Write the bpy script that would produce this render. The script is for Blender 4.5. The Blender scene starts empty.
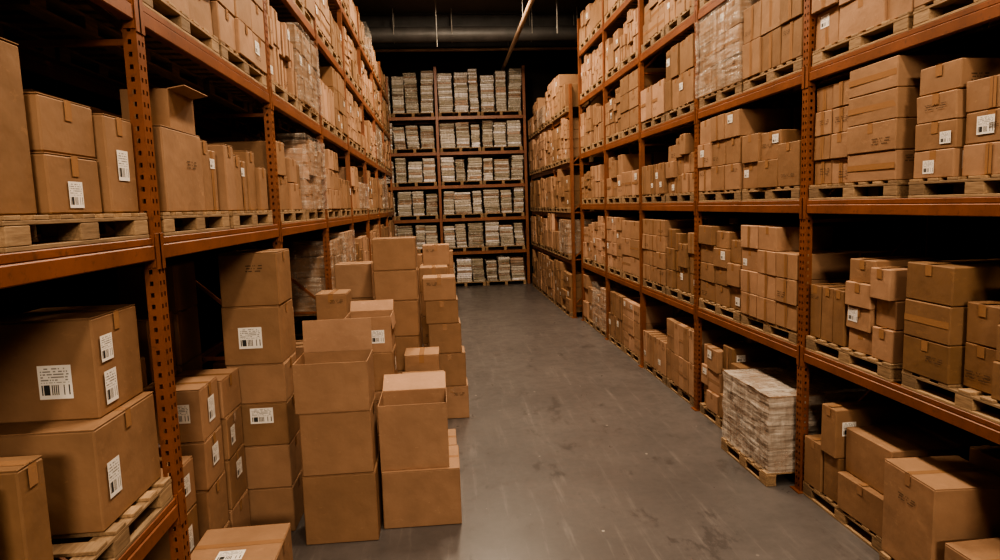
import bpy, math, random
from mathutils import Vector, Matrix
random.seed(7)
R = random.Random(11)
U = R.uniform
sc_ = bpy.context.scene
try:
    sc_.view_settings.view_transform = 'AgX'
    sc_.view_settings.look = 'AgX - High Contrast'
except Exception as e:
    print('look', e)

# ------------------------------------------------------------------ materials
def new_mat(name):
    m = bpy.data.materials.new(name); m.use_nodes = True
    nt = m.node_tree; nt.nodes.clear()
    out = nt.nodes.new('ShaderNodeOutputMaterial')
    b = nt.nodes.new('ShaderNodeBsdfPrincipled')
    nt.links.new(b.outputs[0], out.inputs[0])
    return m, nt, b, out
def N(nt, t, **kw):
    n = nt.nodes.new(t)
    for k, v in kw.items():
        setattr(n, k, v)
    return n
def math_n(nt, op, a, b=None):
    n = nt.nodes.new('ShaderNodeMath'); n.operation = op
    for i, x in enumerate((a, b)):
        if x is None: continue
        if isinstance(x, (int, float)): n.inputs[i].default_value = x
        else: nt.links.new(x, n.inputs[i])
    return n.outputs[0]
def mixc(nt, fac, a, b, blend='MIX'):
    n = nt.nodes.new('ShaderNodeMix'); n.data_type = 'RGBA'; n.blend_type = blend
    for s, x in ((0, fac), (6, a), (7, b)):
        if isinstance(x, (int, float)): n.inputs[s].default_value = x
        elif isinstance(x, tuple): n.inputs[s].default_value = (*x, 1)
        else: nt.links.new(x, n.inputs[s])
    return n.outputs[2]
def noise(nt, scale, detail=3, rough=.5, vec=None):
    n = nt.nodes.new('ShaderNodeTexNoise')
    n.inputs['Scale'].default_value = scale; n.inputs['Detail'].default_value = detail
    n.inputs['Roughness'].default_value = rough
    if vec is not None: nt.links.new(vec, n.inputs['Vector'])
    return n.outputs[0]
def ramp(nt, fac, p0, p1, c0=(0,0,0), c1=(1,1,1)):
    n = nt.nodes.new('ShaderNodeValToRGB')
    n.color_ramp.elements[0].position = p0; n.color_ramp.elements[1].position = p1
    n.color_ramp.elements[0].color = (*c0, 1); n.color_ramp.elements[1].color = (*c1, 1)
    nt.links.new(fac, n.inputs[0]); return n.outputs[0]
def bump(nt, b, h, strength, dist=.01):
    n = nt.nodes.new('ShaderNodeBump'); n.inputs['Strength'].default_value = strength
    n.inputs['Distance'].default_value = dist
    nt.links.new(h, n.inputs['Height']); nt.links.new(n.outputs[0], b.inputs['Normal'])
def scaled_coords(nt, s, kind='Object'):
    tc = N(nt, 'ShaderNodeTexCoord'); mp = N(nt, 'ShaderNodeMapping')
    mp.inputs['Scale'].default_value = s
    nt.links.new(tc.outputs[kind], mp.inputs[0]); return mp.outputs[0]

def cardboard(name, col, var=.25):
    m, nt, b, o = new_mat(name)
    at = N(nt, 'ShaderNodeAttribute', attribute_name='tint')
    vec = scaled_coords(nt, (1, 1, 1))
    blot = noise(nt, 3.5, 4, .6, vec)
    fib = noise(nt, 60, 2, .5, scaled_coords(nt, (1, 1, 6)))
    c1 = mixc(nt, ramp(nt, blot, .3, .75), tuple(x * .78 for x in col), tuple(min(1, x * 1.12) for x in col))
    c2 = mixc(nt, math_n(nt, 'MULTIPLY', fib, .18), c1, tuple(x * .6 for x in col))
    scuff = noise(nt, 7, 6, .75, scaled_coords(nt, (1, 1, 2.2)))
    c2 = mixc(nt, math_n(nt, 'MULTIPLY', ramp(nt, scuff, .6, .7), .3), c2, tuple(x * 1.45 for x in col))
    c2 = mixc(nt, math_n(nt, 'MULTIPLY', ramp(nt, scuff, .36, .28), .35), c2, tuple(x * .5 for x in col))
    comb = N(nt, 'ShaderNodeCombineColor')
    t = at.outputs['Fac']
    nt.links.new(t, comb.inputs[0]); nt.links.new(math_n(nt, 'POWER', t, 1.12), comb.inputs[1])
    nt.links.new(math_n(nt, 'POWER', t, 1.5), comb.inputs[2])
    c3 = mixc(nt, 1.0, c2, comb.outputs[0], 'MULTIPLY')
    nt.links.new(c3, b.inputs['Base Color'])
    b.inputs['Roughness'].default_value = .7
    b.inputs['Specular IOR Level'].default_value = .35
    bump(nt, b, noise(nt, 8, 3, .5, vec), .3, .02)
    return m
M_card = cardboard('cardboard_kraft', (.42, .248, .146))
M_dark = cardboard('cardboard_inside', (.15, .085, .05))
M_paper = cardboard('bundled_paper', (.74, .67, .59))

def tape_mat():
    m, nt, b, o = new_mat('packing_tape')
    b.inputs['Base Color'].default_value = (.33, .185, .10, 1)
    b.inputs['Roughness'].default_value = .25
    bump(nt, b, noise(nt, 40, 2), .1, .005)
    return m
M_tape = tape_mat()

def label_mat():
    m, nt, b, o = new_mat('shipping_label')
    uv = N(nt, 'ShaderNodeUVMap'); sp = N(nt, 'ShaderNodeSeparateXYZ')
    nt.links.new(uv.outputs[0], sp.inputs[0]); u, v = sp.outputs[0], sp.outputs[1]
    wn = N(nt, 'ShaderNodeTexWhiteNoise', noise_dimensions='1D')
    nt.links.new(math_n(nt, 'FLOOR', math_n(nt, 'MULTIPLY', u, 34)), wn.inputs['W'])
    bars = math_n(nt, 'GREATER_THAN', wn.outputs[0], .5)
    inb = math_n(nt, 'MULTIPLY', math_n(nt, 'GREATER_THAN', v, .12), math_n(nt, 'LESS_THAN', v, .42))
    inu = math_n(nt, 'MULTIPLY', math_n(nt, 'GREATER_THAN', u, .08), math_n(nt, 'LESS_THAN', u, .92))
    bc = math_n(nt, 'MULTIPLY', math_n(nt, 'MULTIPLY', bars, inb), inu)
    row = math_n(nt, 'FRACT', math_n(nt, 'MULTIPLY', v, 12))
    r1 = math_n(nt, 'GREATER_THAN', row, .55)
    cb = N(nt, 'ShaderNodeCombineXYZ')
    nt.links.new(math_n(nt, 'FLOOR', math_n(nt, 'MULTIPLY', u, 26)), cb.inputs[0])
    nt.links.new(math_n(nt, 'FLOOR', math_n(nt, 'MULTIPLY', v, 12)), cb.inputs[1])
    w2 = N(nt, 'ShaderNodeTexWhiteNoise', noise_dimensions='2D'); nt.links.new(cb.outputs[0], w2.inputs['Vector'])
    txt = math_n(nt, 'MULTIPLY', math_n(nt, 'MULTIPLY', r1, math_n(nt, 'GREATER_THAN', w2.outputs[0], .4)),
                 math_n(nt, 'MULTIPLY', math_n(nt, 'GREATER_THAN', v, .48), math_n(nt, 'LESS_THAN', v, .93)))
    txt = math_n(nt, 'MULTIPLY', txt, inu)
    ink = math_n(nt, 'MINIMUM', math_n(nt, 'ADD', bc, math_n(nt, 'MULTIPLY', txt, .7)), 1)
    nt.links.new(mixc(nt, ink, (.76, .71, .65), (.04, .04, .04)), b.inputs['Base Color'])
    b.inputs['Roughness'].default_value = .5
    return m
M_label = label_mat()

def ink_mat():
    m, nt, b, o = new_mat('printed_ink')
    uv = N(nt, 'ShaderNodeUVMap'); sp = N(nt, 'ShaderNodeSeparateXYZ')
    nt.links.new(uv.outputs[0], sp.inputs[0]); u, v = sp.outputs[0], sp.outputs[1]
    cb = N(nt, 'ShaderNodeCombineXYZ')
    nt.links.new(math_n(nt, 'FLOOR', math_n(nt, 'MULTIPLY', u, 18)), cb.inputs[0])
    nt.links.new(math_n(nt, 'FLOOR', math_n(nt, 'MULTIPLY', v, 3)), cb.inputs[1])
    w2 = N(nt, 'ShaderNodeTexWhiteNoise', noise_dimensions='2D'); nt.links.new(cb.outputs[0], w2.inputs['Vector'])
    r1 = math_n(nt, 'GREATER_THAN', math_n(nt, 'FRACT', math_n(nt, 'MULTIPLY', v, 3)), .6)
    a = math_n(nt, 'MULTIPLY', math_n(nt, 'GREATER_THAN', w2.outputs[0], .35), r1)
    b.inputs['Base Color'].default_value = (.06, .035, .02, 1)
    b.inputs['Roughness'].default_value = .8
    nt.links.new(math_n(nt, 'MULTIPLY', a, .6), b.inputs['Alpha'])
    return m
M_ink = ink_mat()

def steel(name, col, rough=.5, wear=.35):
    m, nt, b, o = new_mat(name)
    vec = scaled_coords(nt, (1, 1, 1))
    n1 = noise(nt, 2.2, 5, .65, vec); n2 = noise(nt, 28, 4, .7, vec)
    c = mixc(nt, ramp(nt, n1, .35, .7), col, tuple(x * .6 for x in col))
    c = mixc(nt, math_n(nt, 'MULTIPLY', ramp(nt, n2, .56, .68), wear), c, (.06, .03, .02))
    nt.links.new(c, b.inputs['Base Color']); b.inputs['Roughness'].default_value = rough
    bump(nt, b, n2, .08, .004)
    return m
M_orange = steel('rust_orange_painted_steel', (.255, .088, .034), .45, .5)
M_black = steel('dark_painted_steel', (.085, .078, .072), .55, .1)
M_grey = steel('galvanised_steel', (.30, .28, .25), .45, .2)
M_pipe = steel('pipe_paint', (.50, .34, .23), .5, .15)

def wood_mat():
    m, nt, b, o = new_mat('pallet_wood')
    at = N(nt, 'ShaderNodeAttribute', attribute_name='tint')
    g = noise(nt, 14, 5, .6, scaled_coords(nt, (6, .6, 6)))
    c = mixc(nt, ramp(nt, g, .3, .7), (.23, .145, .08), (.42, .28, .165))
    comb = N(nt, 'ShaderNodeCombineColor')
    for i in range(3): nt.links.new(at.outputs['Fac'], comb.inputs[i])
    nt.links.new(mixc(nt, 1.0, c, comb.outputs[0], 'MULTIPLY'), b.inputs['Base Color'])
    b.inputs['Roughness'].default_value = .8
    bump(nt, b, g, .3, .004)
    return m
M_wood = wood_mat()

def film_mat(name, lo, hi, col, k=1.0):
    m, nt, b, o = new_mat(name)
    vec = scaled_coords(nt, (1.6*k, 1.6*k, 14*k)); n1 = noise(nt, 2.0, 3, .55, vec)
    vec2 = scaled_coords(nt, (6*k, 6*k, 1.2*k)); n2 = noise(nt, 2.5, 3, .55, vec2)
    b.inputs['Base Color'].default_value = (*col, 1)
    b.inputs['Roughness'].default_value = .18
    s = math_n(nt, 'MULTIPLY', n1, n2)
    bump(nt, b, math_n(nt, 'ADD', n1, n2), 1.0, .025)
    tr = N(nt, 'ShaderNodeBsdfTransparent'); mx = N(nt, 'ShaderNodeMixShader')
    nt.links.new(ramp(nt, s, .17, .42, (lo,)*3, (hi,)*3), mx.inputs[0])
    nt.links.new(tr.outputs[0], mx.inputs[1]); nt.links.new(b.outputs[0], mx.inputs[2])
    nt.links.new(mx.outputs[0], o.inputs[0])
    return m
M_film = film_mat('stretch_wrap_film', .08, .6, (.6, .52, .44))
M_film2 = film_mat('stretch_wrap_film_heavy', .38, .85, (.66, .58, .50), .8)

def floor_mat():
    m, nt, b, o = new_mat('worn_concrete_floor')
    vec = scaled_coords(nt, (1, 1, 1))
    big = noise(nt, .7, 5, .6, vec); mid = noise(nt, 5, 6, .65, vec); fine = noise(nt, 70, 3, .6, vec)
    c = mixc(nt, ramp(nt, big, .3, .7), (.098, .087, .083), (.145, .129, .122))
    c = mixc(nt, math_n(nt, 'MULTIPLY', ramp(nt, mid, .4, .75), .55), c, (.064, .056, .052))
    c = mixc(nt, math_n(nt, 'MULTIPLY', fine, .2), c, (.19, .175, .16))
    vo = N(nt, 'ShaderNodeTexVoronoi'); vo.inputs['Scale'].default_value = 4.0
    nt.links.new(vec, vo.inputs['Vector'])
    speck = math_n(nt, 'MULTIPLY', math_n(nt, 'LESS_THAN', vo.outputs['Distance'], .05), ramp(nt, noise(nt, 1.3, 2, .5, vec), .45, .55))
    c = mixc(nt, math_n(nt, 'MULTIPLY', speck, .8), c, (.45, .41, .36))
    sc = noise(nt, 3, 5, .7, scaled_coords(nt, (5, .35, 1)))
    c = mixc(nt, math_n(nt, 'MULTIPLY', ramp(nt, sc, .56, .72), .55), c, (.22, .195, .18))
    sc2 = noise(nt, 2.2, 6, .75, scaled_coords(nt, (1.5, .8, 1)))
    c = mixc(nt, math_n(nt, 'MULTIPLY', ramp(nt, sc2, .58, .64), .5), c, (.05, .043, .04))
    nt.links.new(c, b.inputs['Base Color'])
    nt.links.new(ramp(nt, mid, .2, .8, (.24,)*3, (.44,)*3), b.inputs['Roughness'])
    b.inputs['Specular IOR Level'].default_value = .6
    bump(nt, b, mid, .12, .01)
    return m
M_floor = floor_mat()
def plain(name, c1, c2, sc, rough):
    m, nt, b, o = new_mat(name)
    n = noise(nt, sc, 5, .6, scaled_coords(nt, (1, 1, 1)))
    nt.links.new(mixc(nt, n, c1, c2), b.inputs['Base Color']); b.inputs['Roughness'].default_value = rough
    bump(nt, b, n, .2, .02)
    return m
M_wall = plain('dark_block_wall', (.03, .024, .02), (.05, .04, .034), 3, .9)
M_ceil = plain('dark_ceiling', (.10, .092, .086), (.16, .147, .137), 2, .9)
def emis(name, c, s):
    m = bpy.data.materials.new(name); m.use_nodes = True; nt = m.node_tree; nt.nodes.clear()
    o = nt.nodes.new('ShaderNodeOutputMaterial'); e = nt.nodes.new('ShaderNodeEmission')
    e.inputs[0].default_value = (*c, 1); e.inputs[1].default_value = s
    nt.links.new(e.outputs[0], o.inputs[0]); return m
M_lamp = emis('lamp_diffuser', (1, .8, .55), 6)

MATS = [M_card, M_tape, M_label, M_ink, M_dark, M_orange, M_wood, M_film, M_black, M_grey, M_pipe, M_lamp, M_paper, M_film2]
CARD, TAPE, LABEL, INK, DARK, ORANGE, WOOD, FILM, BLACK, GREY, PIPE, LAMP, PAPER, FILM2 = range(14)

# ------------------------------------------------------------------ mesh builder
def _template():
    corners = [(x, y, z) for x in (-1, 1) for y in (-1, 1) for z in (-1, 1)]
    pos = []
    for c in corners:
        for a in range(3):
            pos.append(tuple(c[i] * (1 if i == a else .9) for i in range(3)))
    faces = []
    ci = {c: i for i, c in enumerate(corners)}
    for a in range(3):
        b, d = [i for i in range(3) if i != a]
        for s in (-1, 1):
            f = []
            for sb, sd in ((-1, -1), (1, -1), (1, 1), (-1, 1)):
                c = [0]*3; c[a] = s; c[b] = sb; c[d] = sd
                f.append(ci[tuple(c)]*3 + a)
            faces.append(f)
    for a, b, d in ((0, 1, 2), (0, 2, 1), (1, 2, 0)):
        for sa in (-1, 1):
            for sb in (-1, 1):
                c0 = [0]*3; c0[a] = sa; c0[b] = sb; c0[d] = -1
                c1 = list(c0); c1[d] = 1
                i0, i1 = ci[tuple(c0)]*3, ci[tuple(c1)]*3
                faces.append([i0 + a, i1 + a, i1 + b, i0 + b])
    for i in range(8): faces.append([i*3, i*3+1, i*3+2])
    out = []
    for f in faces:
        P = [Vector(pos[i]) for i in f]
        n = (P[1]-P[0]).cross(P[2]-P[0]); c = sum(P, Vector())/len(P)
        out.append(tuple(f if n.dot(c) > 0 else f[::-1]))
    return corners, out
CORN, TF = _template()

class MB:
    def __init__(s): s.v = []; s.f = []; s.m = []; s.t = []; s.uv = []
    def quad(s, P, mat, tint=1.0, uv=None):
        n = len(s.v); s.v += [tuple(p) for p in P]; s.f.append(tuple(range(n, n+len(P))))
        s.m.append(mat); s.t.append(tint); s.uv.append(uv or [(0, 0), (1, 0), (1, 1), (0, 1)][:len(P)])
    def box(s, x0, x1, y0, y1, z0, z1, mat=CARD, tint=1.0, bev=.004, yaw=0, jit=0, M=None):
        cx, cy, cz = (x0+x1)/2, (y0+y1)/2, (z0+z1)/2
        h = ((x1-x0)/2, (y1-y0)/2, (z1-z0)/2)
        bev = min(bev, min(h)*.45)
        n = len(s.v); ca, sa = math.cos(yaw), math.sin(yaw)
        for c in CORN:
            j = (U(-jit, jit), U(-jit, jit), U(-jit, 0)) if jit else (0, 0, 0)
            for a in range(3):
                p = [c[i]*(h[i] if i == a else h[i]-bev)+j[i] for i in range(3)]
                q = (cx + p[0]*ca - p[1]*sa, cy + p[0]*sa + p[1]*ca, cz + p[2])
                if M is not None: q = tuple(M @ Vector(q))
                s.v.append(q)
        for f in TF:
            s.f.append(tuple(n+i for i in f)); s.m.append(mat); s.t.append(tint)
            s.uv.append([(0, 0)]*len(f))
    def decal(s, x0, x1, y0, y1, z0, z1, yaw, axis, sign, a0, a1, b0, b1, mat, off=.003, tint=1.0):
        cx, cy, cz = (x0+x1)/2, (y0+y1)/2, (z0+z1)/2
        h = ((x1-x0)/2, (y1-y0)/2, (z1-z0)/2)
        i, j = [k for k in range(3) if k != axis]
        P = []
        flip = (axis == 0 and sign > 0) or (axis == 1 and sign < 0) or (axis == 2 and sign > 0)
        seq = ((a0, b0), (a1, b0), (a1, b1), (a0, b1)) if flip else ((a1, b0), (a0, b0), (a0, b1), (a1, b1))
        ca, sa = math.cos(yaw), math.sin(yaw)
        for a, b in seq:
            p = [0]*3; p[axis] = sign*(h[axis]+off); p[i] = a; p[j] = b
            P.append((cx + p[0]*ca - p[1]*sa, cy + p[0]*sa + p[1]*ca, cz + p[2]))
        s.quad(P, mat, tint, [(0, 0), (1, 0), (1, 1), (0, 1)])
    def carton(s, x0, x1, y0, y1, z0, z1, tint=1.0, yaw=0, jit=.002, seam='top', labels=(), bev=.006):
        s.box(x0, x1, y0, y1, z0, z1, CARD, tint, bev, yaw, jit)
        hx, hy, hz = (x1-x0)/2, (y1-y0)/2, (z1-z0)/2
        bx = (x0, x1, y0, y1, z0, z1, yaw)
        tt = tint
        if seam == 'top':
            if hx >= hy:
                s.decal(*bx, 2, 1, -hx+.004, hx-.004, -.026, .026, TAPE, .0035, tt)
                for sg in (-1, 1): s.decal(*bx, 0, sg, -.026, .026, hz-.07, hz-.004, TAPE, .003, tt)
            else:
                s.decal(*bx, 2, 1, -.026, .026, -hy+.004, hy-.004, TAPE, .0035, tt)
                for sg in (-1, 1): s.decal(*bx, 1, sg, -.026, .026, hz-.07, hz-.004, TAPE, .003, tt)
        elif seam == 'x':
            for sg in (-1, 1):
                s.decal(*bx, 0, sg, -.022, .022, -hz+.006, hz-.006, TAPE, .003, tt)
                s.decal(*bx, 0, sg, -.0015, .0015, -hz+.006, hz-.006, DARK, .0036)
        elif seam == 'h':
            for sg in (-1, 1):
                s.decal(*bx, 0, sg, -hy+.006, hy-.006, -.02, .02, TAPE, .003, tt)
        for (ax, sg, kind, fa, fb, w, hgt) in labels:
            i, j = [k for k in range(3) if k != ax]; H = (hx, hy, hz)
            w = min(w, H[i]*1.5); hgt = min(hgt, H[j]*1.5)
            a = fa*(H[i]-w/2-.01); b = fb*(H[j]-hgt/2-.01)
            s.decal(*bx, ax, sg, a-w/2, a+w/2, b-hgt/2, b+hgt/2, LABEL if kind == 'L' else INK, .0042)
    def build(s, name, loc=(0, 0, 0), parent=None, bevel=False):
        me = bpy.data.meshes.new(name)
        L = Vector(loc)
        me.from_pydata([(a-L.x, b-L.y, c-L.z) for a, b, c in s.v], [], s.f)
        used = sorted(set(s.m)); remap = {k: i for i, k in enumerate(used)}
        for k in used: me.materials.append(MATS[k])
        me.polygons.foreach_set('material_index', [remap[k] for k in s.m])
        at = me.attributes.new('tint', 'FLOAT', 'FACE'); at.data.foreach_set('value', s.t)
        uvl = me.uv_layers.new(name='UVMap')
        flat = []
        for u in s.uv:
            for p in u: flat += [p[0], p[1]]
        uvl.data.foreach_set('uv', flat)
        me.update()
        o = bpy.data.objects.new(name, me); o.location = loc
        bpy.context.scene.collection.objects.link(o)
        if parent: o.parent = parent
        return o

# ------------------------------------------------------------------ generators
def rand_labels(p_label=.25, side=1, p_ink=.25):
    L = []
    if U(0, 1) < p_label:
        L.append((0, side, 'L', R.choice((-.8, .8, .3)), R.choice((-.5, .3, .7)), U(.08, .12), U(.06, .10)))
    if U(0, 1) < p_label*.7:
        L.append((1, -1, 'L', R.choice((-.8, .8)), R.choice((-.5, .3, .7)), U(.08, .13), U(.06, .11)))
    if U(0, 1) < p_ink:
        L.append((0, side, 'I', R.choice((-.7, .7, 0)), R.choice((-.6, .6, 0)), U(.10, .2), U(.03, .06)))
    if U(0, 1) < p_ink*.7:
        L.append((1, -1, 'I', R.choice((-.7, .7, 0)), R.choice((-.6, .6, 0)), U(.10, .2), U(.03, .06)))
    return L
def split(a, b, w):
    n = max(1, round((b-a)/w)); step = (b-a)/n
    return [(a+i*step, a+(i+1)*step) for i in range(n)]
def usplit(a, b, w):
    n = max(1, round((b-a)/w)); ws = [U(.7, 1.35) for _ in range(n)]; s = sum(ws); out = []; p = a
    for q in ws:
        e = p+(b-a)*q/s; out.append((p, e)); p = e
    return out

def load(x0, x1, y0, y1, z0, hmax, side=1, style=None, wrap=False, name='cardboard_box_stack', depth_rows=2, wy=None, bh=None, plab=.15, film=None):
    mb = MB()
    style = style or R.choice(('grid', 'messy', 'messy', 'messy', 'tall'))
    wy = wy or {'grid': U(.26, .42), 'messy': U(.22, .38), 'tall': U(.16, .26)}[style]
    bh0 = bh or {'grid': U(.2, .32), 'messy': U(.18, .34), 'tall': U(.36, .46)}[style]
    base = U(.72, 1.22); seam0 = R.choice(('top', 'x', 'h', 'top'))
    top = z0
    for xi, (xa, xb) in enumerate(split(x0, x1, (x1-x0)/depth_rows)):
        for (ya, yb) in (usplit if style == 'messy' else split)(y0, y1, wy):
            if style == 'messy':
                bh = bh0*U(.8, 1.25); H = hmax*U(.76, 1.0)
            elif style == 'tall':
                bh = bh0; H = hmax*R.choice((1, 1, .9))
            else:
                bh = bh0; H = hmax
            n = max(1, int(H/bh)); z = z0
            if style in ('grid', 'messy') and H/bh-n > .55: bh = H/(n+1); n += 1
            if style == 'grid' and not wrap and R.random() < .15: n = max(1, n-1)
            ct = base*U(.86, 1.1)
            for k in range(n):
                h = bh*(U(.9, 1.1) if style == 'messy' else 1)
                if z+h > z0+hmax+.03: break
                g = U(.002, .007); yaw = math.radians(U(-2.8, 2.8)) if style == 'messy' else math.radians(U(-.7, .7))
                if yb-ya < .24: yaw *= .4
                front = U(0, .06) if style == 'messy' else U(0, .02)
                a_, b_ = (xa+g, xb-g-front) if side > 0 else (xa+g+front, xb-g)
                mb.carton(a_, b_, ya+g, yb-g, z, z+h-.002, ct*U(.86, 1.12), yaw, .004,
                          seam0 if R.random() < .7 else 'top', rand_labels(plab, side), .006)
                z += h
            top = max(top, z)
    if wrap:
        e = .016; FM = FILM if film is None else film
        K = 10
        def ring(z):
            pts = []
            for (ax, ay, bx2, by2) in ((x0-e, y0-e, x1+e, y0-e), (x1+e, y0-e, x1+e, y1+e), (x1+e, y1+e, x0-e, y1+e), (x0-e, y1+e, x0-e, y0-e)):
                for i in range(K):
                    t = i/K; pts.append((ax+(bx2-ax)*t, ay+(by2-ay)*t, z))
            return pts
        zs = [z0+(top-z0)*i/8 for i in range(9)]
        rings = []
        for z in zs:
            rings.append([(p[0]+U(-.008, .008), p[1]+U(-.008, .008), p[2]) for p in ring(z)])
        for a, b in zip(rings, rings[1:]):
            n = len(a)
            for i in range(n):
                j = (i+1) % n
                mb.quad([a[i], a[j], b[j], b[i]], FM)
        if film is not None:
            G = 6; pts = [[(x0-e+(x1-x0+2*e)*i/G, y0-e+(y1-y0+2*e)*j/G, top+.004+U(0, .012)) for j in range(G+1)] for i in range(G+1)]
            for i in range(G):
                for j in range(G): mb.quad([pts[i][j], pts[i+1][j], pts[i+1][j+1], pts[i][j+1]], FM)
    o = mb.build(name, ((x0+x1)/2, (y0+y1)/2, z0))
    return top

_pal = {}
def pallet(x0, x1, y0, y1, z0):
    """wooden pallet, 0.115 m high"""
    W, D = round(x1-x0, 3), round(y1-y0, 3)
    key = (W, D)
    if key not in _pal:
        mb = MB()
        n = 7
        for i in range(n):
            c = -D/2 + .05 + (D-.1)*i/(n-1)
            mb.box(-W/2, W/2, c-.042, c+.042, .099, .115, WOOD, U(.7, 1.1), .002)
        for cx in (-W/2+.045, 0, W/2-.045):
            mb.box(cx-.045, cx+.045, -D/2, D/2, .083, .0985, WOOD, U(.7, 1.1), .002)
            for cy in (-D/2+.07, 0, D/2-.07):
                mb.box(cx-.045, cx+.045, cy-.065, cy+.065, .0165, .0825, WOOD, U(.6, 1.0), .003)
            mb.box(cx-.045, cx+.045, -D/2, D/2, 0, .016, WOOD, U(.7, 1.1), .002)
        o = mb.build('wooden_pallet'); _pal[key] = o.data
    else:
        o = bpy.data.objects.new('wooden_pallet', _pal[key]); bpy.context.scene.collection.objects.link(o)
    o.location = ((x0+x1)/2, (y0+y1)/2, z0+.001)
    return z0+.118

def cbox(x0, x1, y0, y1, z0, z1, yaw=0, tint=None, seam='top', labels=(), name='cardboard_box', side=1):
    mb = MB()
    cx, cy = (x0+x1)/2, (y0+y1)/2
    tint = tint or U(.80, 1.12)
    t = .004
    mb.carton(x0, x1, y0, y1, z0, z1-t, tint, 0, .002, 'none' if seam == 'top' else seam, labels, .007)
    if seam == 'top':
        if x1-x0 >= y1-y0:
            mb.box(x0+.002, x1-.002, y0+.002, cy-.002, z1-t-.001, z1, CARD, tint*1.03, .001)
            mb.box(x0+.002, x1-.002, cy+.002, y1-.002, z1-t-.001, z1, CARD, tint*1.0, .001)
        else:
            mb.box(x0+.002, cx-.002, y0+.002, y1-.002, z1-t-.001, z1, CARD, tint*1.03, .001)
            mb.box(cx+.002, x1-.002, y0+.002, y1-.002, z1-t-.001, z1, CARD, tint*1.0, .001)
        b = (x0, x1, y0, y1, z0, z1, 0); hx, hy, hz = (x1-x0)/2, (y1-y0)/2, (z1-z0)/2
        if hx >= hy:
            mb.decal(*b, 2, 1, -hx+.004, hx-.004, -.024, .024, TAPE, .0012)
            for sg in (-1, 1): mb.decal(*b, 0, sg, -.024, .024, hz-.08, hz-.003, TAPE, .0035)
        else:
            mb.decal(*b, 2, 1, -.024, .024, -hy+.004, hy-.004, TAPE, .0012)
            for sg in (-1, 1): mb.decal(*b, 1, sg, -.024, .024, hz-.08, hz-.003, TAPE, .0035)
    o = mb.build(name, (cx, cy, z0)); o.rotation_euler = (0, 0, math.radians(yaw))
    return o

def open_box(x0, x1, y0, y1, z0, z1, flaps, yaw=0, tint=1.0, labels=(), fl=None, name='open_cardboard_box'):
    """flaps = outward angle from vertical in degrees for (-y, +y, -x, +x), None = folded inside"""
    mb = MB(); t = .006
    mb.box(x0, x1, y0, y1, z0, z0+t, CARD, tint, .001)
    mb.box(x0, x1, y0, y0+t, z0+t, z1, CARD, tint, .001)
    mb.box(x0, x1, y1-t, y1, z0+t, z1, CARD, tint, .001)
    mb.box(x0, x0+t, y0+t, y1-t, z0+t, z1, CARD, tint, .001)
    mb.box(x1-t, x1, y0+t, y1-t, z0+t, z1, CARD, tint, .001)
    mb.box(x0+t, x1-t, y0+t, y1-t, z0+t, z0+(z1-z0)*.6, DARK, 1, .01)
    hx, hy = (x1-x0)/2, (y1-y0)/2; cx, cy = (x0+x1)/2, (y0+y1)/2
    fl = fl or min(hx, hy)*.98
    for k, ang in enumerate(flaps):
        if ang is None: continue
        L = fl
        if k < 2:
            M = Matrix.Translation((cx, y0+t/2 if k == 0 else y1-t/2, z1)) @ Matrix.Rotation(math.radians(ang if k == 0 else -ang), 4, 'X')
            mb.box(-hx+.003, hx-.003, -t/2, t/2, .001, L, CARD, tint*1.15, .001, M=M)
        else:
            M = Matrix.Translation((x0+t/2 if k == 2 else x1-t/2, cy, z1)) @ Matrix.Rotation(math.radians(-ang if k == 2 else ang), 4, 'Y')
            mb.box(-t/2, t/2, -hy+.003, hy-.003, .001, L, CARD, tint*1.15, .001, M=M)
    b = (x0, x1, y0, y1, z0, z1, 0); H = (hx, hy, (z1-z0)/2)
    for (ax, sg, kind, fa, fb, w, hgt) in labels:
        i, j = [q for q in range(3) if q != ax]
        w = min(w, H[i]*1.5); hgt = min(hgt, H[j]*1.5); a = fa*(H[i]-w/2-.01); bb = fb*(H[j]-hgt/2-.01)
        mb.decal(*b, ax, sg, a-w/2, a+w/2, bb-hgt/2, bb+hgt/2, LABEL if kind == 'L' else INK, .002)
    o = mb.build(name, (cx, cy, z0)); o.rotation_euler = (0, 0, math.radians(yaw)); return o

def col(x0, x1, y0, y1, zs, labs={}, j=.012, yj=1.5, seam='top', shifts=None):
    for i, (a, b) in enumerate(zip(zs, zs[1:])):
        dx = U(-j, j) + (shifts[i] if shifts else 0); dy = U(-j, j)*.6
        lab = labs.get(i)
        if lab is None: lab = [(1, -1, 'I', R.choice((-.7, .7)), R.choice((-.5, .6)), .12, .04)] if R.random() < .2 else []
        cbox(x0+dx+.008, x1+dx-.008, y0+dy+.008, y1+dy-.008, a+.001, b-.001, U(-yj, yj), None, seam, lab)

# ------------------------------------------------------------------ pallet racks
def perf_strip(mb, o, u, W, z0, z1, holes=True, cols=(0, .2, .36, .64, .8, 1)):
    def P(a, z): return (o[0]+u[0]*a*W, o[1]+u[1]*a*W, z)
    if not holes:
        mb.quad([P(0, z0), P(1, z0), P(1, z1), P(0, z1)], ORANGE); return
    mb.quad([P(0, z0), P(cols[1], z0), P(cols[1], z1), P(0, z1)], ORANGE)
    mb.quad([P(cols[2], z0), P(cols[3], z0), P(cols[3], z1), P(cols[2], z1)], ORANGE)
    mb.quad([P(cols[4], z0), P(1, z0), P(1, z1), P(cols[4], z1)], ORANGE)
    z = z0; pitch = .055
    while z < z1-.001:
        zb = min(z+.034, z1)
        for a, b in ((cols[1], cols[2]), (cols[3], cols[4])):
            mb.quad([P(a, z), P(b, z), P(b, zb), P(a, zb)], ORANGE)
        z += pitch

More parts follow.
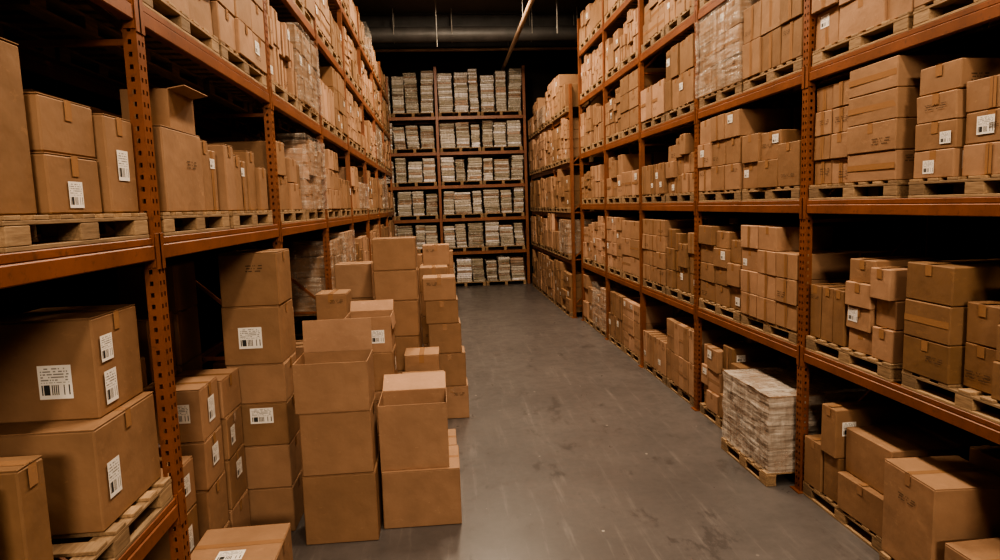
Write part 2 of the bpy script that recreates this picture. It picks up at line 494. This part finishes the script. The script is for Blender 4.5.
def rack(face, side, ys, height, levels_per_bay, depth=1.1, name='pallet_rack', pw=.085, pd=.06):
    mb = MB()
    for y in ys:
        holes = y < 9
        for k, xf in enumerate((face, face+side*(depth-pd))):
            xb = xf+side*pd
            xo = xf if k == 0 else xb
            hh = holes and k == 0
            perf_strip(mb, (xo, y-pw/2), (0, 1), pw, 0.01, height, hh)
            perf_strip(mb, (min(xf, xb), y-pw/2), (1, 0), pd, 0.01, height, hh, (0, .35, .6, .6001, .6002, 1))
            perf_strip(mb, (min(xf, xb), y+pw/2), (1, 0), pd, 0.01, height, False)
            xi = xb if k == 0 else xf
            mb.quad([(xi, y-pw/2, .01), (xi, y-pw/2+.02, .01), (xi, y-pw/2+.02, height), (xi, y-pw/2, height)], ORANGE)
            mb.quad([(xi, y+pw/2-.02, .01), (xi, y+pw/2, .01), (xi, y+pw/2, height), (xi, y+pw/2-.02, height)], ORANGE)
            c = (xf+xb)/2
            mb.box(c-.06, c+.06, y-.07, y+.07, 0, .01, ORANGE, 1, .002)
        xa, xb = face+side*pd, face+side*(depth-pd)
        z = .25
        while z < height-.9:
            for (za, zb) in ((z, z), (z+.05, z+.95)):
                v = Vector((xb-xa, 0, zb-za))
                a = Vector((xa, y, za)); bb = a+v
                Lg = v.length; ang = math.atan2(v.z, v.x)
                M = Matrix.Translation((a+bb)/2) @ Matrix.Rotation(-ang, 4, 'Y')
                mb.box(-Lg/2, Lg/2, -.013, .013, -.015, .015, ORANGE, 1, .002, M=M)
            z += 1.0
    for i, (ya, yb) in enumerate(zip(ys, ys[1:])):
        for z in levels_per_bay[i]:
            for xf in (face, face+side*(depth-.05)):
                a, b = sorted((xf, xf+side*.05))
                mb.box(a, b, ya+pw/2+.001, yb-pw/2-.001, z-.105, z-.035, ORANGE, 1, .005)
                mb.box(a+(.006 if side > 0 else 0), b-(.006 if side < 0 else 0), ya+pw/2+.001, yb-pw/2-.001, z-.034, z, ORANGE, 1, .004)
                for yc, s in ((ya+pw/2, 1), (yb-pw/2, -1)):
                    c, d = sorted((yc+s*.004, yc-s*.050))
                    fx = face-side*.005 if xf == face else face+side*(depth)+side*.005
                    e0, e1 = sorted((fx, fx+(side*.004 if xf == face else -side*.004)))
                    mb.box(e0, e1, c, d, z-.15, z+.02, ORANGE, 1, .001)
                    mb.box(a, b, *sorted((yc+s*.001, yc+s*.012)), z-.14, z+.01, ORANGE, 1, .001)
    return mb.build(name, (face, ys[0], 0))

FL, FR = -1.33, 2.89
LY = [-1.43, .96, 3.26, 5.66, 8.0, 10.3, 12.6, 14.9, 17.15, 19.4]
RY = [.50, 2.79, 5.08, 7.32, 9.42, 11.47, 13.5]
Llev = [1.10, 2.36, 3.44, 4.5, 5.5]
Rlev = [1.22, 2.42, 3.44, 4.5, 5.45]
def lv(i):
    return Llev if i in (0, 1) else (Llev[1:] if i == 2 else Llev)
rack(FL, -1, LY, 6.1, [lv(i) for i in range(len(LY)-1)])
rack(FR, 1, RY, 6.1, [Rlev]*(len(RY)-1))

def bay(side, face, ya, yb, z, room, skip=(), wrapp=.15):
    m = (ya+yb)/2; w = (yb-ya)/2-.09
    for k, a in enumerate((ya+.07, m+.02)):
        if k in skip: continue
        if side > 0: x0, x1 = face-1.08, face-.01
        else: x0, x1 = face+.01, face+1.08
        b = a+w
        zt = pallet(x0, x1, a, b, z)
        g = .02
        if side > 0: xx0, xx1 = x0+g, x1+.02
        else: xx0, xx1 = x0-.02, x1-g
        load(xx0, xx1, a+.0, b-.0, zt, room*U(.82, 1.0), side, wrap=R.random() < wrapp)

gapL = {1.10: 1.02, 2.36: .84, 3.44: .82, 4.5: .78, 5.5: .6}
for i in range(1, len(LY)-1):
    ya, yb = LY[i], LY[i+1]
    for z in Llev:
        if i == 1 and z < 3: continue
        if i == 2 and z < 3: continue
        if i == 3 and z == 1.10: continue
        bay(1, FL, ya, yb, z, gapL[z], wrapp=.1)
    if i >= 3: bay(1, FL, ya, yb, 0, .84)
gapR = {1.22: .92, 2.42: .78, 3.44: .84, 4.5: .76, 5.45: .62}
for i in range(0, len(RY)-1):
    ya, yb = RY[i], RY[i+1]
    for z in Rlev:
        if i == 1 and z < 3: continue
        bay(-1, FR, ya, yb, z, gapR[z], wrapp=.1)
    if i not in (1, 2): bay(-1, FR, ya, yb, 0, .94, wrapp=.2)

F2 = 2.76
RY2 = [13.85, 15.85, 17.85, 19.85]
R2lev = [1.25, 2.25, 3.3, 4.35]
rack(F2, 1, RY2, 4.9, [R2lev]*3)
for i in range(3):
    for z in [0]+R2lev:
        ya = RY2[i]
        for a in (ya+.07, ya+1.02):
            zt = pallet(F2-.06, F2+1.0, a, a+.91, z)
            load(F2-.08, F2+.98, a+.01, a+.90, zt, .86 if z else 1.0, -1, wrap=R.random() < .1)

# ------------------------------------------------------------------ explicit: left near bays
A = FL
zp = pallet(A-1.07, A-.01, 2.17, 3.19, 2.36)
zp2 = pallet(A-1.07, A-.01, 1.06, 2.10, 2.36)
cbox(A-.62, A-.06, 1.60, 2.09, zp2, 3.06, 0, .80)
cbox(A-.62, A-.06, 1.08, 1.58, zp2, 2.95, 0, .9)
cbox(A-.60, A-.08, 2.18, 2.48, zp, 3.06, 0, .72)
cbox(A-.50, A-.06, 2.52, 2.89, zp, 2.70, 0, .8, labels=[(0, 1, 'L', -.1, -.75, .10, .10)])
cbox(A-.50, A-.07, 2.53, 2.90, 2.702, 2.91, 0, .84)
cbox(A-.42, A-.04, 2.93, 3.18, zp, 2.89, 0, .86, labels=[(0, 1, 'L', 0, 0, .10, .13)])
load(A-1.04, A-.66, 2.18, 3.16, zp, .42, 1, 'grid')
load(A-1.04, A-.66, 1.11, 2.0, zp2, .5, 1, 'grid')
zp = pallet(A-1.07, A-.01, 3.36, 4.38, 2.36)
zq = pallet(A-1.07, A-.01, 4.46, 5.48, 2.36)
cbox(A-.45, A-.03, 3.48, 4.02, zp, 2.91, 0, .93, 'top', [(0, 1, 'I', .5, .2, .14, .05)])
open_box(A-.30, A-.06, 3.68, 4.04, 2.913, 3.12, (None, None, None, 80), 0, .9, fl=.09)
for a, w, h, L in ((4.05, .16, .42, 0), (4.215, .16, .38, 1), (4.45, .2, .43, 0), (4.66, .16, .38, 0), (4.83, .22, .36, 1), (5.06, .19, .44, 0), (5.26, .2, .33, 0)):
    cbox(A-.45, A-.03-U(0, .04), a+.004, a+w-.004, zp, zp+h, U(-2, 2), None, R.choice(('x', 'top')), [(0, 1, 'L', 0, .7, .08, .06)] if L else [])
load(A-1.04, A-.55, 3.38, 4.34, zp, .6, 1, 'grid')
load(A-1.04, A-.55, 4.48, 5.46, zq, .55, 1, 'messy')
# lower shelf, near bay
zp = pallet(A-1.07, A-.01, 2.17, 3.19, 1.10)
zp2 = pallet(A-1.07, A-.01, 1.06, 2.10, 1.10)
cbox(A-.62, A-.05, 2.63, 3.18, zp, 1.64, 0, .86, labels=[(0, 1, 'L', -.75, -.2, .10, .15)])
cbox(A-.50, A-.09, 2.77, 3.17, 1.642, 2.06, 0, .86, labels=[(1, -1, 'L', .35, -.35, .13, .14), (0, 1, 'L', -.75, .5, .10, .11), (0, 1, 'L', -.7, -.75, .10, .14)])
cbox(A-.60, A-.06, 2.18, 2.32, zp, 1.66, 0, .7)
cbox(A-.60, A-.06, 1.40, 2.02, zp2, 1.66, 0, .75)
load(A-1.04, A-.66, 2.18, 3.16, zp, .85, 1, 'grid')
load(A-1.04, A-.66, 1.11, 2.0, zp2, .5, 1, 'grid')
for a in (1.06, 2.16):
    zp = pallet(A-1.07, A-.01, a, a+1.02, 0)
    load(A-1.04, A-.04, a+.01, a+1.01, zp, .7, 1, 'messy', wy=.45)
# bay 2: stacks on the floor
col(A-.32, A+.12, 4.99, 5.43, [0, .36, .70, 1.03, 1.33, 1.77, 2.17], {4: [(1, -1, 'L', -.1, -.1, .17, .16)], 2: [(1, -1, 'L', .2, .8, .17, .12)], 5: [(1, -1, 'I', .3, .5, .12, .06)], 3: []}, j=.004, yj=.4)
col(A-.60, A-.19, 4.56, 4.94, [0, .40, .76, 1.06, 1.33], {2: [(0, 1, 'L', -.6, 0, .1, .13)], 1: [(0, 1, 'L', .2, .5, .12, .12)]}, j=.006, yj=2)
col(A-.60, A-.20, 4.16, 4.52, [0, .36, .72, 1.04, 1.38], {3: [(0, 1, 'L', 0, 0, .12, .16), (1, -1, 'L', .5, .2, .12, .12)], 2: [(0, 1, 'L', 0, .3, .12, .13)]}, j=.006, yj=2)
col(A-1.04, A-.62, 4.5, 4.94, [0, .45, .9, 1.35, 1.78], j=.004, yj=.5)
col(A-1.04, A-.62, 4.99, 5.43, [0, .45, .9, 1.35, 1.75, 2.1], j=.004, yj=.5)
col(A-1.04, A-.62, 4.0, 4.44, [0, .4, .8, 1.2, 1.55], j=.004, yj=.5)
col(A-.60, A-.25, 3.76, 4.12, [0, .35, .68, .98], {1: [(0, 1, 'L', 0, 0, .12, .15)], 2: [(0, 1, 'L', .3, .2, .10, .12)]}, j=.004, yj=1)
zp = pallet(A-.22, A+.42, 3.34, 4.12, 0)
cbox(A-.20, A+.31, 3.64, 4.10, zp, .50, 1.5, 1.0, 'top', [(2, 1, 'L', -.1, -.75, .15, .11)])
cbox(A-.19, A+.30, 3.35, 3.62, zp, .30, 0, 1.0)
col(A-.48, A-.04, 5.76, 6.16, [0, .4, .8, 1.2, 1.6, 1.95], j=.006, yj=1)

# ------------------------------------------------------------------ explicit: aisle stacks
col(-1.10, -.55, 4.75, 5.20, [0, .53], {0: []}, j=0, yj=.4)
col(-1.09, -.56, 4.75, 5.18, [.53, 1.005], {0: []}, j=0, yj=.4)
open_box(-1.10, -.57, 4.75, 5.15, 1.006, 1.37, (None, 3, None, None), 0, 1.02, fl=.25)
cbox(-.53, .07, 4.92, 5.42, .001, .455, -.5, 1.03)
cbox(-.50, .06, 5.44, 5.85, .001, .45, 0, 1.0)
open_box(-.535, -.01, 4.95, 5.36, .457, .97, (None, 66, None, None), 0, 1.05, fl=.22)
col(-.90, -.47, 5.90, 6.30, [0, .42, .82, 1.18], {2: [(0, 1, 'L', 0, .3, .1, .12)]}, j=.004, yj=.5)
open_box(-.89, -.48, 5.91, 6.29, 1.18, 1.50, (None, 40, None, 172), 0, 1.08, [(1, -1, 'L', .6, -.2, .12, .12)], fl=.12)
col(-.44, -.02, 5.95, 6.35, [0, .3, .6, .88], {}, j=.006, yj=1.5)
col(-.42, -.06, 6.42, 6.80, [0, .35, .7, 1.02], {}, j=.004, yj=.5)
col(-.72, -.26, 6.90, 7.34, [0, .38, .75, 1.12, 1.50, 1.82, 2.15], {}, j=.01, yj=.7)
col(-1.20, -.78, 7.40, 7.80, [0, .38, .74, 1.1, 1.48, 1.86], {}, j=.008, yj=.7)
col(-1.24, -.93, 6.42, 6.80, [0, .35, .7, 1.05, 1.38, 1.66], {}, j=.006, yj=.7)
col(-.14, .25, 7.50, 7.90, [0, .39, .78, 1.13, 1.40, 1.66], {}, j=.0, yj=.8, shifts=[0, -.02, -.06, -.08, -.10])
y = 8.5
spec = [(-.30, .08, 1.82), (-.72, -.34, 1.7), (-.28, .12, 2.05), (-1.15, -.76, 1.9), (-.35, .10, 1.55), (-.80, -.40, 1.95), (-.2, .2, 1.3), (-.9, -.5, 1.7), (-.2, .22, 1.75), (-.25, .2, 1.45), (-.8, -.4, 1.8), (-.2, .25, 1.2), (-.25, .22, 1.6)]
for k, (a, b, top) in enumerate(spec):
    zs = [0]; hh = U(.3, .4)
    while zs[-1]+hh*.9 < top: zs.append(zs[-1]+hh*U(.85, 1.05))
    col(a, b, y, y+.40, zs, {}, j=.008, yj=1)
    y += .52 if k % 2 else .50

# ------------------------------------------------------------------ explicit: right near bay
B = FR
zp = pallet(B+.01, B+1.08, 4.0, 5.02, 2.42)
load(B+.03, B+1.05, 4.56, 5.01, zp, .74, -1, 'grid', wy=.225, bh=.185, plab=.03)
load(B+.0, B+1.05, 4.02, 4.54, zp, .78, -1, 'grid', wy=.52, bh=.195, plab=.03)
zp = pallet(B+.01, B+1.08, 2.88, 3.90, 2.42)
load(B+.02, B+1.05, 3.56, 3.89, zp, .66, -1, 'grid', wy=.33, bh=.165, plab=.4)
load(B+.04, B+1.05, 3.16, 3.54, zp, .70, -1, 'grid', wy=.38, bh=.175, plab=.1)
load(B+.04, B+1.05, 2.90, 3.14, zp, .5, -1, 'grid', wy=.24, bh=.25, plab=.1)
zp = pallet(B+.01, B+1.08, 4.0, 5.02, 1.22)
load(B+.02, B+1.05, 4.54, 5.01, zp, .45, -1, 'tall', wy=.16, bh=.42)
load(B+.0, B+1.05, 4.02, 4.52, zp, .74, -1, 'messy', wy=.25, bh=.2)
zp = pallet(B+.01, B+1.08, 2.88, 3.90, 1.22)
load(B+.0, B+1.05, 3.50, 3.89, zp, .72, -1, 'grid', wy=.39, bh=.23)
load(B+.02, B+1.05, 2.90, 3.48, zp, .72, -1, 'messy', wy=.29, bh=.23)
zp = pallet(B+.01, B+1.08, 4.0, 5.02, 0)
load(B-.02, B+1.05, 4.56, 5.01, zp, .72, -1, 'messy', wy=.22, bh=.34)
load(B+.0, B+1.05, 4.02, 4.54, zp, .82, -1, 'messy', wy=.52, bh=.27)
zp = pallet(B-.1, B+.97, 2.88, 3.90, 0)
load(B+.42, B+.95, 2.90, 3.88, zp, .82, -1, 'messy', wy=.4, bh=.35)
cbox(B-.09, B+.40, 3.42, 3.90, zp, .74, -3, 1.0, 'top', [(0, -1, 'I', 0, .5, .16, .05)])
cbox(B-.09, B+.40, 2.90, 3.36, zp, .46, 2, 1.0)
# second bay floor: pallet wrapped in heavy film
zp = pallet(B-.22, B+.82, 5.18, 6.10, 0)
load(B-.19, B+.79, 5.20, 6.08, zp, .68, -1, 'grid', wrap=True, wy=.44, bh=.165, name='shrink_wrapped_pallet_load', film=FILM2)
zp = pallet(B+.01, B+1.08, 6.2, 7.22, 0)
load(B+.0, B+1.05, 6.22, 6.7, zp, .92, -1, 'messy', wy=.24, bh=.3)
load(B+.0, B+1.05, 6.72, 7.2, zp, .88, -1, 'messy', wy=.24, bh=.28)

# ------------------------------------------------------------------ back rack, across the end of the aisle
YB = 20.3
mb = MB(); bx = [-2.62, .02, 2.66]
blev = [1.08, 2.1, 3.1, 4.1, 5.15]
def bar(a, b, r, mat):
    a, b = Vector(a), Vector(b); v = b-a
    M = Matrix.Translation((a+b)/2) @ v.to_track_quat('Z', 'Y').to_matrix().to_4x4()
    mb.box(-r, r, -r, r, -v.length/2, v.length/2, mat, .8, .002, M=M)
for x in bx:
    for yy in (YB, YB+1.0):
        mb.box(x-.045, x+.045, yy-.04, yy+.04, 0, 6.6, ORANGE, .8, .004)
    z = .3
    while z < 5.5:
        bar((x, YB+.05, z), (x, YB+.95, z+.8), .015, ORANGE); z += .95
for a, b in zip(bx, bx[1:]):
    for z in blev:
        for yy in (YB-.01, YB+1.01):
            mb.box(a+.046, b-.046, yy-.025, yy+.025, z-.10, z, ORANGE, .7, .004)
mb.build('pallet_rack', (0, YB, 0))
def bundles(x0, x1, z, hmax):
    """leaning columns of thin tied paper bundles"""
    mbx = MB()
    for xx0, xx1 in usplit(x0, x1, .36):
        lean = U(-.07, .07); H = hmax*U(.85, 1); zz = z; base = U(.6, 1.15); bh = U(.05, .085)
        d0 = U(0, .06)
        while zz+bh < z+H:
            h = bh*U(.85, 1.15); t = (zz-z)/hmax
            dx = lean*t+U(-.014, .014)
            mbx.box(xx0+.03+dx, xx1-.03+dx, YB+.01+d0+U(-.02, .02), YB+.85, zz, zz+h-.006, PAPER if R.random() < .78 else CARD, base*U(.45, 1.4), .012, math.radians(U(-1.5, 1.5)), .003)
            zz += h
        hw = (xx1-xx0)/2-.022; cx = (xx0+xx1)/2
        K = 6
        prev = None
        for q in range(8):
            t = q/7*(zz-z)/hmax; zq_ = z+(zz-z)*q/7; c = cx+lean*t
            r_ = [(c-hw+2*hw*i/K+U(-.008, .008), YB-.014+d0+U(-.012, .006), zq_) for i in range(K+1)]
            r_ = [(c-hw, YB+.85, zq_)]+r_+[(c+hw, YB+.85, zq_)]
            if prev:
                for i in range(len(r_)-1): mbx.quad([prev[i], prev[i+1], r_[i+1], r_[i]], FILM)
            prev = r_
    mbx.build('shrink_wrapped_paper_bundles', ((x0+x1)/2, YB+.45, z))
for a, b in zip(bx, bx[1:]):
    for z in [0]+blev:
        w = (b-a-.12)
        for k in range(2):
            x0 = a+.06+k*w/2; x1 = x0+w/2-.02
            zt = pallet(x0, x1, YB-.03, YB+.97, z)
            bundles(x0, x1, zt, .80 if z < 5 else 1.3)

# ------------------------------------------------------------------ room shell
X0, X1, Y0, Y1, ZC = -2.75, 4.45, -6.0, 21.8, 7.6
def slab(name, x0, x1, y0, y1, z0, z1, mat):
    mb = MB(); mb.box(x0, x1, y0, y1, z0, z1, 0, 1, .0005)
    o = mb.build(name, ((x0+x1)/2, (y0+y1)/2, (z0+z1)/2)); o.data.materials.clear(); o.data.materials.append(mat); return o
slab('floor', X0-.2, X1+.2, Y0-.2, Y1+.2, -.2, 0, M_floor)
slab('wall_left', X0-.2, X0, Y0, Y1, 0, ZC, M_wall)
slab('wall_right', X1, X1+.2, Y0, Y1, 0, ZC, M_wall)
slab('wall_back', X0-.2, X1+.2, Y1, Y1+.2, 0, ZC, M_wall)
slab('wall_front', X0-.2, X1+.2, Y0-.2, Y0, 0, ZC, M_wall)
slab('ceiling', X0-.2, X1+.2, Y0-.2, Y1+.2, ZC, ZC+.2, M_ceil)

for yb in [2, 5, 8, 11, 13.5, 16, 18.5, 20.8]:
    mb = MB()
    mb.box(X0, X1, yb-.09, yb+.09, 7.25, 7.27, BLACK, 1, .002)
    mb.box(X0, X1, yb-.012, yb+.012, 7.271, 7.569, BLACK, 1, .002)
    mb.box(X0, X1, yb-.09, yb+.09, 7.57, 7.599, BLACK, 1, .002)
    mb.build('ceiling_beam', (0, yb, 7.25))
def tube(name, pts, r, mat):
    cu = bpy.data.curves.new(name, 'CURVE'); cu.dimensions = '3D'; cu.bevel_depth = r; cu.bevel_resolution = 4
    sp = cu.splines.new('POLY'); sp.points.add(len(pts)-1)
    for i, p in enumerate(pts): sp.points[i].co = (*p, 1)
    o = bpy.data.objects.new(name, cu); bpy.context.scene.collection.objects.link(o)
    cu.materials.append(mat); cu.use_fill_caps = True
    return o
tube('sprinkler_pipe', [(2.02, 9, 6.62), (2.12, 21.75, 6.62)], .055, M_pipe)
tube('ventilation_duct', [(-2.7, 18.0, 6.95), (4.4, 18.0, 6.95)], .2, M_black)
for xx in (-2.5, -1, .5, 2.6, 3.8):
    tube('duct_hanger', [(xx, 17.78, 7.55), (xx, 17.78, 6.95), (xx, 18, 6.74), (xx, 18.22, 6.95), (xx, 18.22, 7.55)], .012, M_grey)
for yy in (10, 13, 15.7, 19.2):
    tube('pipe_hanger', [(2.03+.008*(yy-9), yy, 7.6), (2.03+.008*(yy-9), yy, 6.66)], .01, M_grey)
tube('conduit_pipe', [(-2.7, 15.4, 7.16), (4.4, 15.4, 7.16)], .04, M_grey)
tube('conduit_pipe', [(-2.7, 20.4, 7.1), (4.4, 20.4, 7.1)], .05, M_pipe)
tube('hanging_cable', [(.1, 17.0, 7.6), (.1, 17.0, 6.4)], .012, M_grey)
tube('hanging_cable', [(3.05, 16.6, 7.6), (3.05, 16.6, 6.6)], .02, M_grey)

# ------------------------------------------------------------------ lighting
def area(name, loc, rot, sx, sy, power, col):
    l = bpy.data.lights.new(name, 'AREA'); l.shape = 'RECTANGLE'; l.size = sx; l.size_y = sy
    l.energy = power; l.color = col
    o = bpy.data.objects.new(name, l); o.location = loc; o.rotation_euler = rot
    bpy.context.scene.collection.objects.link(o); return o
WARM = (1, .83, .635)
for k, (yl, pw) in enumerate(((-3, 130), (1.0, 160), (4.5, 200), (8.0, 225), (11.5, 240), (14.2, 390))):
    mb = MB(); x = .8
    mb.box(x-.16, x+.16, yl-.75, yl+.75, 7.12, 7.2, GREY, 1, .01)
    mb.box(x-.13, x+.13, yl-.7, yl+.7, 7.112, 7.119, LAMP, 1, .001)
    mb.box(x-.01, x+.01, yl-.5, yl-.48, 7.2, 7.6, GREY, 1, .001)
    mb.box(x-.01, x+.01, yl+.48, yl+.5, 7.2, 7.6, GREY, 1, .001)
    mb.build('ceiling_light_fixture', (x, yl, 7.12))
    area('ceiling_lamp', (x, yl, 7.09), (math.radians(28) if k == 5 else 0, 0, 0), .5, 1.4, pw, WARM)
    if k >= 3: area('added_ceiling_fill', (x, yl, 7.21), (math.radians(180), 0, 0), .3, 1.4, 16, WARM)  # added upward fill, keeps the ceiling and beams from going black
mb = MB(); mb.box(.2, 1.8, -5.95, -5.8, 4.2, 4.9, GREY, 1, .02); mb.box(.25, 1.75, -5.799, -5.795, 4.25, 4.85, LAMP, 1, .001)  # added glowing panel behind the camera, housing for the fill light
mb.build('added_fill_panel', (1, -5.9, 4.5))
area('added_fill_light', (1, -5.75, 4.55), (math.radians(82), 0, 0), 1.6, .7, 400, WARM)  # added fill down the aisle, brightens box fronts that face the camera

w = bpy.data.worlds.new('world'); bpy.context.scene.world = w; w.use_nodes = True
w.node_tree.nodes['Background'].inputs[0].default_value = (1, .8, .6, 1)
w.node_tree.nodes['Background'].inputs[1].default_value = .02

# ------------------------------------------------------------------ camera
psi, th, rho = math.radians(4.96), math.radians(6.47), math.radians(1.84)
fh = Vector((math.sin(psi), math.cos(psi), 0)); Z = Vector((0, 0, 1))
fw = fh*math.cos(th) - Z*math.sin(th); up0 = Z*math.cos(th)+fh*math.sin(th); r0 = Vector((math.cos(psi), -math.sin(psi), 0))
rt = r0*math.cos(rho)-up0*math.sin(rho); up = up0*math.cos(rho)+r0*math.sin(rho)
cam = bpy.data.cameras.new('camera'); co = bpy.data.objects.new('camera', cam)
Mx = Matrix((rt, up, -fw)).transposed().to_4x4(); Mx.translation = (0, 0, 2.46)
co.matrix_world = Mx
cam.lens = 23.8; cam.sensor_width = 36; cam.clip_start = .05; cam.clip_end = 100
bpy.context.scene.collection.objects.link(co); bpy.context.scene.camera = co
